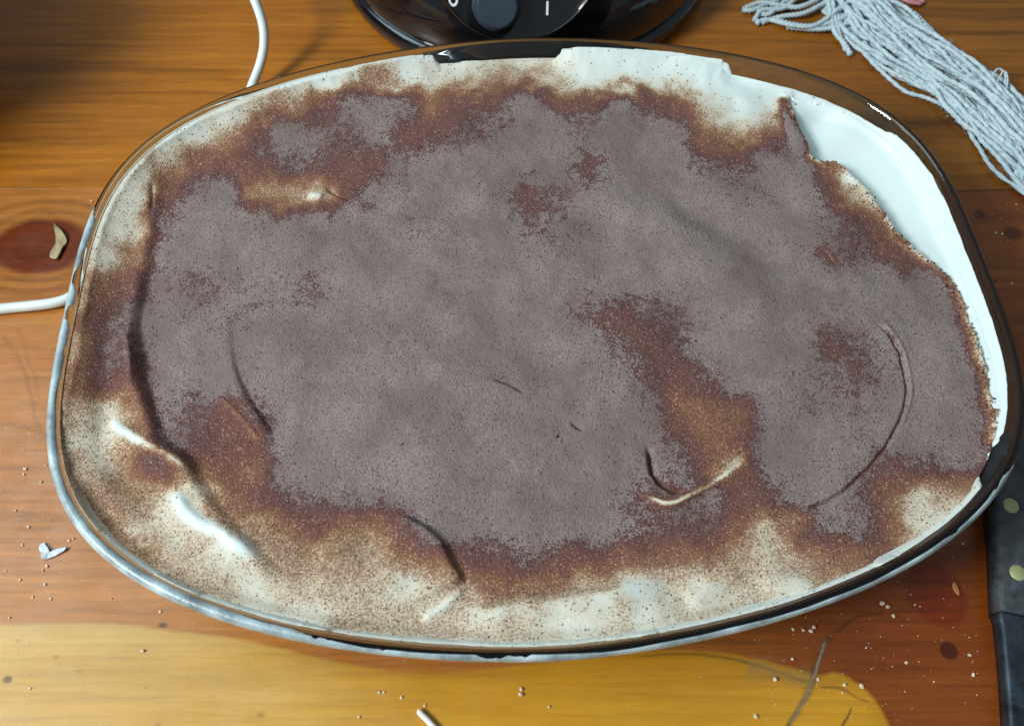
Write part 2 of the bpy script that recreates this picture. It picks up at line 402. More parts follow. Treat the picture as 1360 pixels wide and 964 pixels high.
    # small dark pits
    for _ in range(34):
        qx, qy = rng.uniform(-10, 1370), rng.uniform(260, 964); cx, cy = at(qx, qy); r0 = rng.uniform(0.0004, 0.0010)
        box = (np.abs(X - cx) < 0.004) & (np.abs(Y - cy) < 0.004)
        if box.any():
            a = np.exp(-(((X - cx) / (r0 * rng.uniform(1, 2.2))) ** 2 + ((Y - cy) / r0) ** 2))[..., None] * 0.45
            c = c * (1 - a) + lin(70, 40, 18) * a
    return c, 0.9 - 0.40 * s_sap
def board(xs, ys, back, name):
    X, Y = np.meshgrid(xs, ys); nx, ny = len(xs), len(ys)
    Z = 0.0002 * (fbm(X * 20, Y * 30, 9, 2) - 0.5)
    edge = np.minimum(np.abs(Y - ys[0]), np.abs(Y - ys[-1])); Z = Z - 0.0 * edge
    c, al = wood_colour(X, Y, back); col = np.concatenate([np.clip(c, 0.001, 1), np.broadcast_to(al, c.shape[:2] + (1,))], -1)
    V = np.stack([X, Y, Z], -1).reshape(-1, 3)
    i = np.arange(nx * ny).reshape(ny, nx)
    F = np.stack([i[:-1, :-1], i[:-1, 1:], i[1:, 1:], i[1:, :-1]], -1).reshape(-1, 4)
    ring = np.concatenate([i[0, :], i[1:, -1], i[-1, -2::-1], i[-2:0:-1, 0]])
    low = V[ring].copy(); low[:, 2] = -0.032; n0 = len(V); m = len(ring)
    k = np.arange(m); F2 = np.stack([ring, n0 + k, n0 + (k + 1) % m, ring[(k + 1) % m]], -1)
    V = np.vstack([V, low]); colr = col.reshape(-1, 4); colr = np.vstack([colr, colr[ring]])
    F = np.vstack([F, F2]); o = mesh_np(name, V, F, M['wood'], TABLE, True, {'wood': ('FLOAT_COLOR', colr)})
    return o
TABLE = empty('table_top'); tag(TABLE, 'lacquered brown wooden tabletop with yellow sapwood and a dark knot', kind='structure')
xs = np.concatenate([np.linspace(-0.95, -0.36, 30), np.arange(-0.355, 0.345, 0.0011), np.linspace(0.35, 0.95, 30)])
xf = np.concatenate([np.linspace(-0.95, -0.36, 30), np.arange(-0.355, 0.06, 0.0011), np.arange(0.06, 0.20, 0.0005), np.arange(0.2003, 0.345, 0.0011), np.linspace(0.35, 0.95, 30)])
board(xf, np.concatenate([np.linspace(-0.48, -0.19, 14), np.arange(-0.185, -0.105, 0.0005), np.arange(-0.1046, SEAM - 0.0075, 0.0011), np.linspace(SEAM - 0.007, SEAM - 0.00004, 30)]), False, 'board')
board(xs, np.concatenate([np.linspace(SEAM + 0.00004, SEAM + 0.007, 26), np.arange(SEAM + 0.0078, 0.30, 0.0012), np.linspace(0.31, 0.75, 26)]), True, 'board')

# ------------------------------------------------------------------ the oval glass dish
A0, B0, EN, EM, YAW = 0.200, 0.1548, 1.7818, 3.5293, 0.0649
NT = 400
def outline(n=NT):
    """rim outline by angle, evenly spread along its length, with outward normals"""
    t = np.linspace(0, 2 * math.pi, 6000, endpoint=False)
    r = 1.0 / np.ones_like(t); lo = np.zeros_like(t); hi = np.full_like(t, 0.3)
    for _ in range(50):
        mid = (lo + hi) / 2; g = np.abs(mid * np.cos(t) / A0) ** EN + np.abs(mid * np.sin(t) / B0) ** EM
        lo = np.where(g < 1, mid, lo); hi = np.where(g < 1, hi, mid)
    P = np.stack([lo * np.cos(t), lo * np.sin(t)], 1)
    # smooth the tiny kinks that the exponents leave on the axes
    k = 121; ker = np.hanning(k); ker /= ker.sum()
    Q = np.stack([np.convolve(np.concatenate([P[-k:, i], P[:, i], P[:k, i]]), ker, 'same')[k:-k] for i in (0, 1)], 1)
    seg = np.linalg.norm(np.diff(np.vstack([Q, Q[:1]]), axis=0), axis=1); s = np.concatenate([[0], np.cumsum(seg)])
    u = np.linspace(0, s[-1], n, endpoint=False)
    QQ = np.vstack([Q, Q[:1]]); P = np.stack([np.interp(u, s, QQ[:, i]) for i in (0, 1)], 1)
    T = np.roll(P, -1, 0) - np.roll(P, 1, 0); T /= np.linalg.norm(T, axis=1)[:, None]
    return P, np.stack([T[:, 1], -T[:, 0]], 1)
OP, ON = outline()
cy_, sy_ = math.cos(YAW), math.sin(YAW)
def to_world(x, y): return cy_ * x - sy_ * y, sy_ * x + cy_ * y
def to_local(x, y): return cy_ * x + sy_ * y, -sy_ * x + cy_ * y
def ring_at(delta):
    return OP - ON * delta
def loft(profile, name, material, parent, close_start=None, close_end=None):
    V = []; n = len(OP)
    for d, z in profile:
        p = ring_at(d); V.append(np.column_stack([p, np.full(n, z)]))
    V = np.vstack(V); k = np.arange(n); F = []
    for i in range(len(profile) - 1):
        F.append(np.stack([i * n + k, i * n + (k + 1) % n, (i + 1) * n + (k + 1) % n, (i + 1) * n + k], -1))
    F = [tuple(f) for f in np.vstack(F)]
    F.append(tuple(range(n))[::-1]); F.append(tuple((len(profile) - 1) * n + j for j in range(n)))
    return mesh_np(name, V, F, material, parent)
def sp2(pts, n=5): return [tuple(p) for p in spline(pts, n)]
outer = [(0.046, 0.0006), (0.0425, 0.0008), (0.040, 0.0022)] + sp2([(0.038, 0.005), (0.030, 0.0135), (0.0175, 0.0300), (0.0082, 0.0440), (0.0030, 0.0525), (0.0007, 0.0572)], 4)
rim = sp2([(0.0002, 0.0584), (0.0000, 0.0595), (0.0004, 0.0608), (0.0012, 0.0617), (0.0022, 0.0620), (0.0033, 0.0616), (0.0042, 0.0606)], 4)
inner_pts = [(0.0049, 0.0590), (0.0086, 0.0520), (0.0142, 0.0420), (0.0230, 0.0270), (0.0340, 0.0110), (0.040, 0.0062), (0.048, 0.0048)]
inner = sp2(inner_pts, 5)
DISH = empty('glass_dish', (0, 0, 0), YAW)
tag(DISH, 'clear oval glass baking dish with a thick rolled rim, on the wooden table', 'baking dish')
loft(outer + rim + inner, 'bowl', M['glass'], DISH)
IZ = np.array([p[1] for p in inner])[::-1]; ID = np.array([p[0] for p in inner])[::-1]
def wall_delta(z): return np.interp(z, IZ, ID)

# ------------------------------------------------------------------ the dessert: a height field of cream under cocoa
LEV = 0.0530
GRID = """
11111111 11111111 11100000 11111111
22222221 11312233 21111000 11000000
22222123 47874658 55865211 01100000
22211368 76755678 87888434 60000000
22235556 65578888 85788668 84000000
22257833 25788875 68888877 86300000
22278878 88877886 77888888 87650000
32478888 88888888 78888888 76655600
34576777 68888888 87888888 88888750
35787778 88788888 86566888 87888840
37688888 88878888 88656888 85678850
46588888 88888878 88765688 77678870
32476568 88888888 88874448 77788870
22376558 88888888 88885458 88788880
32444547 88888888 88877548 88756770
33322456 77788888 88766755 88642330
34222334 54468888 88766642 47742220
33422123 33244566 55444432 34453333
33322212 22212344 43312122 13333333
22222211 12222222 11212222 22222222
22222222 22222222 22222222 22222222
"""
G = np.array([[int(ch) for ch in row.replace(' ', '')] for row in GRID.strip().split('\n')], float)
def cubic_w(f):
    return np.stack([(-f ** 3 + 3 * f ** 2 - 3 * f + 1) / 6, (3 * f ** 3 - 6 * f ** 2 + 4) / 6, (-3 * f ** 3 + 3 * f ** 2 + 3 * f + 1) / 6, f ** 3 / 6])
def grid_sample(px, py):
    """powder amount: mean of a sharp and a soft reading of the map"""
    u = np.clip((px - 100) / 40, 0, G.shape[1] - 1.001); v = np.clip((py - 60) / 40, 0, G.shape[0] - 1.001)
    i = np.floor(u).astype(int); j = np.floor(v).astype(int); fu = u - i; fv = v - j
    P = np.pad(G, 2, mode='edge'); wu = cubic_w(fu); wv = cubic_w(fv); s = 0
    for a in range(4):
        for b in range(4): s = s + wu[a] * wv[b] * P[j + b + 1, i + a + 1]
    su = fu * fu * (3 - 2 * fu); sv = fv * fv * (3 - 2 * fv)
    g = (P[j + 2, i + 2] * (1 - su) + P[j + 2, i + 3] * su) * (1 - sv) + (P[j + 3, i + 2] * (1 - su) + P[j + 3, i + 3] * su) * sv
    return 0.35 * s + 0.65 * g

# how high the cream is smeared up the glass round the rim, 0..1
CLIMB = [(64, 530, .92), (75, 470, .92), (85, 400, .95), (110, 320, .9), (150, 250, .92), (200, 190, .92), (250, 155, .9), (330, 115, .9), (400, 97, .9), (480, 80, .9), (540, 72, .9),
         (570, 70, .8), (578, 70, .02), (640, 62, .0), (690, 62, .0), (735, 60, .05), (744, 60, .72), (800, 60, .8), (900, 68, .85), (960, 75, .85), (970, 80, .75), (979, 80, .2),
         (1030, 95, .1), (1080, 110, .1), (1100, 115, .3), (1150, 140, .35), (1185, 160, .4), (1205, 175, .7), (1250, 240, .75), (1300, 330, .75), (1340, 450, .72), (1352, 520, .7),
         (1346, 585, .6), (1338, 604, .2), (1325, 640, .2), (1312, 660, .7), (1260, 705, .72), (1200, 740, .7), (1165, 752, .9), (1150, 762, .72), (1050, 800, .75), (900, 840, .7), (860, 845, .85),
         (800, 850, .72), (700, 852, .8), (600, 852, .7), (455, 838, .72), (440, 836, .9), (400, 830, .8), (330, 815, .75), (290, 803, .75), (265, 790, .9), (215, 765, .8), (145, 712, .8),
         (130, 695, .95), (112, 680, .95), (98, 660, .85), (80, 610, .9)]
ca = []
for a, b, c in CLIMB:
    X, Y = at(a, b, 0.055); lx, ly = to_local(X, Y); ca.append((math.atan2(ly, lx), c))
ca.sort(); caa = np.array([c[0] for c in ca]); cac = np.array([c[1] for c in ca])
caa = np.concatenate([caa - 2 * math.pi, caa, caa + 2 * math.pi]); cac = np.tile(cac, 3)
# outline of the crust where cream was scooped away at the right
CRUST = [(1045, 130), (1052, 150), (1063, 176), (1074, 198), (1084, 212), (1112, 216), (1130, 230), (1150, 252), (1168, 276), (1190, 305), (1212, 328),
         (1240, 350), (1262, 372), (1276, 395), (1286, 425), (1297, 460), (1307, 495), (1314, 530), (1320, 560), (1316, 590), (1307, 613)]
SCOOP = CRUST + [(1330, 607), (1460, 600), (1520, 400), (1400, 150), (1300, 165), (1245, 212), (1215, 203), (1180, 184), (1140, 160), (1100, 143)]

STEP = 0.00042
gx = np.arange(-0.2, 0.2, STEP); gy = np.arange(-0.157, 0.157, STEP)
LX, LY = np.meshgrid(gx, gy)
pa = np.unwrap(np.arctan2(OP[:, 1], OP[:, 0]))
def radius_table(delta):
    p = ring_at(delta); a = np.arctan2(p[:, 1], p[:, 0]); r = np.hypot(p[:, 0], p[:, 1]); o = np.argsort(a)
    a = a[o]; r = r[o]
    return np.concatenate([a - 2 * math.pi, a, a + 2 * math.pi]), np.concatenate([r, r, r])
EDGE = 0.0006 + float(wall_delta(LEV + 0.001))
ta, tr = radius_table(EDGE)
phi = np.arctan2(LY, LX); rr = np.hypot(LX, LY); Rm = np.interp(phi, ta, tr)
outside = rr > Rm
k = np.where(outside, Rm / np.maximum(rr, 1e-9), 1.0); LX = LX * k; LY = LY * k
WX, WY = to_world(LX, LY)
edge_d = np.maximum(Rm - rr, 0)                              # distance to the glass
PX, PY = plan(WX, WY, LEV)

def feats(X, Y):
    """folds, ridges and cuts left by the spoon; lines are given as seen in the photograph"""
    h = np.zeros_like(X); dd = np.zeros_like(X)
    jx = 0.0009 * (fbm(X * 220, Y * 220, 81, 2) - 0.5); jy = 0.0009 * (fbm(X * 220, Y * 220, 85, 2) - 0.5)
    def line(pts, kind, amp, w1, w2=0.0015, taper=0.15, powder=None, z=LEV, prof=None):
        nonlocal h, dd
        L = spline(atl(pts, z), 6); mx, my = L.min(0) - 0.045, L.max(0) + 0.045
        b = np.nonzero((X > mx[0]) & (X < my[0]) & (Y > mx[1]) & (Y < my[1]))
        if len(b[0]) == 0: return
        d, s = polydist(X[b] + jx[b], Y[b] + jy[b], L)
        t = sst(0, taper, s) * sst(0, taper, 1 - s)
        if prof: t = t * np.interp(s, np.linspace(0, 1, len(prof)), prof)
        endfade = np.exp(-(np.maximum(0, np.abs(d) - 0.03) / 0.006) ** 2)
        if kind == 'step':
            up = np.where(d > 0, np.exp(-(d / w1) ** 1.6), 0.0); dn = np.where(d <= 0, 1 - sst(0, w2, -d), 0)
            h[b] += amp * t * (up + dn) * endfade
            # a low lip on the crest
            h[b] += 0.18 * amp * t * np.exp(-((d - 0.0012) / 0.0016) ** 2)
        elif kind == 'ridge':
            h[b] += amp * t * np.where(d > 0, np.exp(-(d / w1) ** 2), np.exp(-(d / w2) ** 2))
        elif kind == 'cut':
            h[b] -= amp * t * np.exp(-(d / w1) ** 2)
        if powder: dd[b] += powder[0] * t * np.exp(-(d / powder[1]) ** 2)
    # lip of cream along the left
    line([(372, 782), (325, 728), (300, 700), (265, 655), (246, 618), (212, 588), (194, 548), (181, 500), (174, 440), (183, 385), (196, 330), (206, 270), (216, 232)],
         'step', 0.0036, 0.013, 0.0048, 0.06, prof=(.45, .5, .6, .75, 1, 1, .8, .5, .4, .3))
    line([(142, 556), (165, 575), (192, 592), (222, 608), (246, 624), (256, 640)], 'ridge', 0.0028, 0.0030, 0.0070, 0.22, (-3.0, 0.0018))
    line([(226, 648), (244, 672), (262, 692), (292, 710), (326, 730), (345, 752)], 'ridge', 0.0025, 0.0030, 0.0080, 0.22, (-2.4, 0.0026))
    line([(178, 520), (176, 480), (170, 440)], 'ridge', 0.0012, 0.0015, 0.0015, 0.2)
    line([(130, 640), (120, 560), (122, 480), (130, 400), (150, 330)], 'ridge', 0.0012, 0.004, 0.004, 0.2)
    # fold near the front
    line([(613, 780), (606, 765), (595, 748), (583, 722), (565, 706), (530, 685)], 'step', 0.0029, 0.014, 0.0024, 0.10)
    line([(613, 776), (604, 792), (585, 808), (556, 824)], 'ridge', 0.0016, 0.002, 0.003, 0.2, (-1.0, 0.002))
    # ridge of bare cream along the front
    line([(600, 828), (650, 814), (720, 802), (790, 794), (830, 784), (866, 773), (892, 770)], 'ridge', 0.0030, 0.0034, 0.0085, 0.25, (-1.1, 0.0034))
    line([(906, 798), (930, 788), (960, 772), (985, 755)], 'ridge', 0.0016, 0.004, 0.004, 0.2)
    line([(1000, 775), (1030, 770), (1060, 775), (1085, 790)], 'ridge', 0.0014, 0.004, 0.005, 0.25)
    # spoon curl
    line([(853, 652), (868, 665), (890, 669), (922, 656), (960, 634), (1002, 600)], 'ridge', 0.0022, 0.0030, 0.0026, 0.12, (-4.6, 0.0012), prof=(.7, 1, .95, .7, .45, .25, .12))
    line([(862, 590), (865, 618), (874, 638), (893, 650), (918, 652)], 'cut', 0.0034, 0.0011, taper=0.2, powder=(-1.5, 0.0010))
    line([(930, 640), (960, 622), (1000, 590)], 'cut', 0.0012, 0.0009, taper=0.2, powder=(-1.5, 0.0030))
    # creases of a round mark
    line([(1163, 428), (1183, 448), (1199, 480), (1204, 520), (1192, 565), (1155, 620), (1110, 658), (1062, 678)], 'cut', 0.0017, 0.0006, taper=0.08, powder=(-1.4, 0.0006))
    line([(1171, 428), (1190, 448), (1206, 482), (1210, 520), (1198, 567)], 'ridge', 0.0006, 0.0007, 0.0007, 0.1)
    line([(1172, 425), (1182, 440), (1186, 452)], 'ridge', 0.0003, 0.001, 0.001, 0.1, (-1.3, 0.0020))
    line([(364, 600), (347, 562), (324, 527), (307, 482), (303, 440), (318, 414), (360, 404), (432, 408)], 'step', 0.0020, 0.009, 0.0026, 0.12, prof=(.7, 1, .9, .5, .3, .25, .2, .15))
    line([(286, 524), (310, 545), (352, 592)], 'ridge', 0.0008, 0.0012, 0.0012, 0.2, (-1.2, 0.0012))
    line([(310, 412), (360, 403), (430, 408)], 'ridge', 0.0005, 0.001, 0.001, 0.2, (-1.0, 0.0015))
    line([(654, 504), (680, 513), (699, 524)], 'cut', 0.0026, 0.0006, taper=0.3)
    line([(757, 561), (777, 571)], 'cut', 0.0020, 0.0006, taper=0.3)
    line([(740, 577), (743, 579)], 'cut', 0.0016, 0.0006, taper=0.3)
    # small peak at the upper left
    line([(408, 258), (430, 262)], 'ridge', 0.0013, 0.0026, 0.0026, 0.2, (-1.2, 0.0026))
    line([(432, 250), (448, 257), (466, 266)], 'cut', 0.0022, 0.0010, taper=0.2)
    line([(205, 245), (204, 262), (202, 285)], 'cut', 0.0012, 0.0008, taper=0.2)
    # strokes below the far rim
    line([(300, 158), (322, 143), (360, 136), (420, 118), (480, 103), (540, 92)], 'ridge', 0.0020, 0.0022, 0.0035, 0.12, (-2.0, 0.002))
    line([(320, 145), (345, 135), (372, 131)], 'cut', 0.0018, 0.0012, taper=0.2)
    line([(1080, 322), (1098, 340), (1114, 360)], 'cut', 0.0004, 0.0009, taper=0.3, powder=(-1.3, 0.0022))
    # soft folds in the cream at the near left
    line([(176, 606), (210, 626), (240, 642)], 'ridge', 0.0, 0.005, 0.005, 0.3, (1.6, 0.0050))
    line([(110, 600), (160, 680), (230, 740), (330, 790)], 'ridge', 0.0018, 0.005, 0.006, 0.2)
    line([(150, 610), (190, 650), (240, 660)], 'cut', 0.0016, 0.006, taper=0.3)
    line([(420, 720), (470, 750), (560, 760)], 'ridge', 0.0014, 0.008, 0.008, 0.3)
    line([(660, 770), (760, 765), (860, 745)], 'cut', 0.0012, 0.007, taper=0.3)
    line([(240, 240), (330, 190), (440, 150)], 'ridge', 0.0012, 0.008, 0.008, 0.3)
    # dark lip at the top of the crust and stray powder above it
    line([(1038, 128), (1042, 150), (1054, 182), (1068, 208)], 'ridge', 0.0010, 0.003, 0.003, 0.12, (4.6, 0.0030))
    line([(1065, 108), (1108, 124), (1150, 150), (1172, 166)], 'ridge', 0.0, 0.004, 0.004, 0.2, (1.3, 0.0045))
    # broad swells
    line([(830, 215), (900, 262), (970, 305), (1060, 365), (1090, 400)], 'cut', 0.0022, 0.0090, taper=0.3)
    line([(740, 225), (850, 290), (960, 370), (1040, 450)], 'ridge', 0.0020, 0.012, 0.012, 0.3)
    line([(560, 330), (660, 420), (760, 490)], 'cut', 0.0012, 0.010, taper=0.3)
    line([(400, 560), (500, 560), (640, 640)], 'ridge', 0.0012, 0.012, 0.012, 0.3)
    return h, dd
H, dd = feats(WX, WY)
wob = 0.0030 * (fbm(WX * 28, WY * 28, 41, 3) - 0.5) + 0.0007 * (fbm(WX * 110, WY * 110, 43, 2) - 0.5)
H = H + wob * 1.3
# the cream swells up to the glass at the left and along the far side
leftw = sst(620, 520, PX) * sst(700, 560, PY); farw = sst(735, 760, PX) * sst(985, 955, PX) * sst(200, 150, PY)
cs_ = np.mean([np.interp(phi + o_, caa, cac) for o_ in np.linspace(-0.07, 0.07, 7)], 0)
H = H + (0.0054 * leftw * np.exp(-(edge_d / 0.0085) ** 2) + 0.0040 * farw * np.exp(-(edge_d / 0.0080) ** 2)) * (0.8 + 0.4 * fbm(WX * 90, WY * 90, 161, 3)) * np.clip(cs_ * 1.25, 0, 1)
PX, PY = plan(WX, WY, LEV + np.clip(H, -0.004, 0.0072))
jx = 0.0032 * (fbm(WX * 200, WY * 200, 45, 3) - 0.5) + 0.0028 * (fbm(WX * 700, WY * 700, 47, 2) - 0.5)
jy = 0.0032 * (fbm(WX * 200, WY * 200, 49, 3) - 0.5) + 0.0028 * (fbm(WX * 700, WY * 700, 55, 2) - 0.5)
wpx = 34 * (fbm(WX * 120, WY * 120, 57, 3) - 0.5); wpy = 34 * (fbm(WX * 120, WY * 120, 61, 3) - 0.5)
D = grid_sample(PX + wpx, PY + wpy)
D = D + 0.7 * (fbm(WX * 170, WY * 170, 63, 3) - 0.5) * sst(1, 3, D) + dd
D = D + 0.45 * sst(1240, 1100, PX) * sst(680, 760, PY) * (D < 2.6) + 0.30 * sst(680, 480, PX) * sst(480, 600, PY) * (D < 3.2)
CW = spline(atl(CRUST, LEV), 5); SW = atl(SCOOP, LEV)
CJX, CJY = WX + 0.55 * jx, WY + 0.55 * jy
ins = inpoly(CJX, CJY, np.vstack([CW, SW[len(CRUST):]]))
cd, cs = polydist(CJX, CJY, CW); ad = np.abs(cd); ads = np.abs(polydist(WX, WY, CW)[0])
def blur(a, r):
    ker = np.hanning(2 * r + 3)[1:-1]; ker /= ker.sum()
    for ax in (0, 1): a = sum(k_ * np.roll(a, i_ - r, ax) for i_, k_ in enumerate(ker))
    return a
adb = blur(ads, 24)
UP = spline(atl([(1045, 130), (1100, 143), (1140, 160), (1180, 184), (1215, 203), (1240, 215)], LEV), 5)
ud, us = polydist(WX, WY, UP); ud = np.abs(ud)
endt = sst(0.001, 0.022, np.hypot(WX - CW[0, 0], WY - CW[0, 1])) * (0.3 + 0.7 * sst(0.002, 0.05, np.hypot(WX - CW[-1, 0], WY - CW[-1, 1])))
smooth_h = 0.00022 * (fbm(WX * 30 + 40 * WY, WY * 12, 65, 3) - 0.5) * 2
scoop_h = -0.0066 * sst(0.002, 0.030, blur(ads + edge_d, 24)) * endt * sst(0, 0.0022, np.minimum(ad, ads + 0.0004)) * (1 - 1.2 * sst(0.006, 0.036, adb)) * sst(0, 0.006, ud) + smooth_h
bl = sst(0, 0.0012, ad)
H = np.where(ins, H * np.exp(-(ad / 0.004) ** 2) * 0.5 + scoop_h, H + 0.0010 * np.exp(-(ad / 0.003) ** 2) * (ad < 0.02))
rough_crust = fbm(WX * 900, WY * 900, 67, 2)
D = np.where(ins, 0.10 + 1.7 * np.exp(-(ad / 0.0013) ** 2) * (rough_crust > 0.45), D)
# reddish broken edge of the crust
D = np.where(~ins, D - (2.8 * np.exp(-(ad / 0.0032) ** 2)) * (D > 4.5) * (0.5 + rough_crust) * (cs < 0.93) * sst(0.10, 0.2, cs), D)
# meniscus against the glass
H = H + (0.0006 + 0.0026 * np.interp(phi, caa, cac)) * np.exp(-(edge_d / 0.0026) ** 2) * (0.4 + fbm(phi * 9, phi * 0, 69, 3))
H = np.clip(H, -0.008, 0.0072)
H = H + 0.00014 * (fbm(WX * 1500, WY * 1500, 151, 2) - 0.5) * sst(3, 7, D) * (~ins)
Z = LEV + H
o_ = np.argsort(ID); Z = np.maximum(Z, np.interp(EDGE + 0.92 * edge_d - 0.0008, ID[o_], IZ[o_]) * (edge_d < 0.02))
D = np.clip(D, 0, 9)
ny, nx = LX.shape; idx = np.arange(nx * ny).reshape(ny, nx)
q = np.stack([idx[:-1, :-1], idx[:-1, 1:], idx[1:, 1:], idx[1:, :-1]], -1).reshape(-1, 4)
q = q[~outside.ravel()[q].all(1)]
used = np.unique(q); re = np.full(nx * ny, -1); re[used] = np.arange(len(used))
sh = np.maximum(0, wall_delta(LEV + 0.001) - wall_delta(Z)) * np.exp(-(edge_d / 0.005) ** 2) * 0.92; r_ = np.hypot(LX, LY)
LX = LX * (1 + sh / np.maximum(r_, 1e-6)); LY = LY * (1 + sh / np.maximum(r_, 1e-6))
Vt = np.stack([LX.ravel()[used], LY.ravel()[used], Z.ravel()[used]], -1)
DES = empty('tiramisu', (0, 0, 0.0), YAW)
tag(DES, 'cocoa dusted cream dessert filling the oval glass dish', 'dessert')
mesh_np('cocoa_dusted_cream', Vt, re[q], M['dessert'], DES, True, {'cocoa': ('FLOAT', D.ravel()[used])})
# the body below the surface, seen only through the glass
body_prof = [(wall_delta(z) + 0.0006, z) for z in (0.0062, 0.008, 0.012, 0.02, 0.03, 0.04, LEV - 0.0015)]
body_prof += [(EDGE + 0.012, LEV - 0.0095)]
loft(body_prof, 'cream_body', M['body'], DES)

# cream smeared up the glass, as high as the photograph shows it round the rim
def smear():
    P, Nn = outline(2200); n = len(P); a = np.arctan2(P[:, 1], P[:, 0])
    c = np.interp(a + 0.030 * (fbm(a * 60 + 90, a * 0, 95, 3) - 0.5), caa, cac); c = c + 0.10 * (c > 0.82)
    c = c * (0.86 + 0.16 * fbm(a * 22 + 50, a * 0, 91, 5, 0.62))
    ztop = np.minimum(LEV - 0.0010 + c * 0.0092, 0.0606)
    K = 9; V = []; att = []
    for j in range(K):
        f = j / (K - 1)
        z = (LEV - 0.009) * (1 - f) + ztop * f
        th = 0.0002 + (0.0016 * (1 - f) ** 0.8 + 0.0005 * (fbm(a * 40 + 20, a * 0 + 5 * f, 93, 3) - 0.2)) * (1 if j < K - 1 else 0)
        dl = wall_delta(z) + 0.00025 + np.maximum(th, 0.00012)
        V.append(np.column_stack([P - Nn * dl[:, None], z]))
    for j in range(K):                                     # back, against the glass
        f = 1 - j / (K - 1); z = (LEV - 0.009) * (1 - f) + ztop * f
        V.append(np.column_stack([P - Nn * (wall_delta(z) + 0.0002)[:, None], z]))
    V = np.vstack(V); k = np.arange(n); F = []
    for i in range(2 * K - 1):
        F.append(np.stack([i * n + k, i * n + (k + 1) % n, (i + 1) * n + (k + 1) % n, (i + 1) * n + k], -1))
    wx, wy = to_world(V[:, 0], V[:, 1]); px, py = plan(wx, wy, V[:, 2])
    d = np.clip(grid_sample(px, py), 0.5, 1.5) * 0.85
    brown = np.exp(-((px - 95) / 60) ** 2) * np.exp(-((py - 500) / 190) ** 2)
    d = d + 2.6 * brown
    d = np.where((px > 1040) & (py < 600) & (py > 190), 0.1, d)
    mesh_np('cream_smear', V, np.vstack(F), M['dessert'], DES, True, {'cocoa': ('FLOAT', d)})
smear()

# pale coat on the rim: cream streaks and sky reflections painted as colour
def rim_sky_sheen():
    P, Nn = outline(2600); n = len(P); a = np.arctan2(P[:, 1], P[:, 0])
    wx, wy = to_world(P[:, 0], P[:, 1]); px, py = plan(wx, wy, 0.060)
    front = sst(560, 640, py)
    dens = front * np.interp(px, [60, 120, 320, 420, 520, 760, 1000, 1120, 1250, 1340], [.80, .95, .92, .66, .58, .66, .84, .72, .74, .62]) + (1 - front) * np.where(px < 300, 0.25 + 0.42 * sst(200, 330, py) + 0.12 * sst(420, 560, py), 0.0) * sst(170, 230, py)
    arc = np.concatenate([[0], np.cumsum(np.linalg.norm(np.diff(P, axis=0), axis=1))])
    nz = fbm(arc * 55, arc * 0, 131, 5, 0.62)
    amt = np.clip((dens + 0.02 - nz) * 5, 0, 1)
    prof = np.array([(0.0009, 0.0568), (0.0002, 0.0584), (0.0000, 0.0595), (0.0004, 0.0608), (0.0012, 0.0617), (0.0022, 0.0620), (0.0033, 0.0616), (0.0042, 0.0606)])
    Nj = 10; V = []; u = np.linspace(0, 1, Nj); sarc = np.linspace(0, 1, len(prof))
    top = np.clip(np.interp(px, [60, 360, 480, 1360], [1.02, 1.0, 0.66, 0.66]) * (0.76 + 0.34 * fbm(arc * 30, arc * 0 + 7, 137, 3)), 0, 1); bot = 0.06 + 0.14 * fbm(arc * 40, arc * 0 + 3, 139, 3)
    mid = (top + bot) / 2; half = (top - bot) / 2 * amt
    for side in (1, 0):
        for q in (u if side else u[::-1]):
            t = mid + (2 * q - 1) * half
            dl = np.interp(t, sarc, prof[:, 0]); z = np.interp(t, sarc, prof[:, 1]); th = (0.00020 if side else 0.00003) * np.ones(n)
            if side and (q < 0.01 or q > 0.99): th = th * 0.3
            nx_ = np.cos(math.pi * 0.5 * np.clip((t - 0.1) / 0.9, 0, 1)); nz_ = np.sqrt(1 - nx_ ** 2)
            V.append(np.column_stack([P - Nn * (dl - th * nx_)[:, None], z + th * nz_]))
    V = np.vstack(V); m = 2 * Nj; F = []; k = np.arange(n); ok = (amt > 0.02); ok = ok & np.roll(ok, -1)
    for i in range(m):
        i2 = (i + 1) % m; F.append(np.stack([i * n + k, i * n + (k + 1) % n, i2 * n + (k + 1) % n, i2 * n + k], -1)[ok])
    mesh_np('rim_sky_sheen', V, np.vstack(F), M['film'], DES)
rim_sky_sheen()

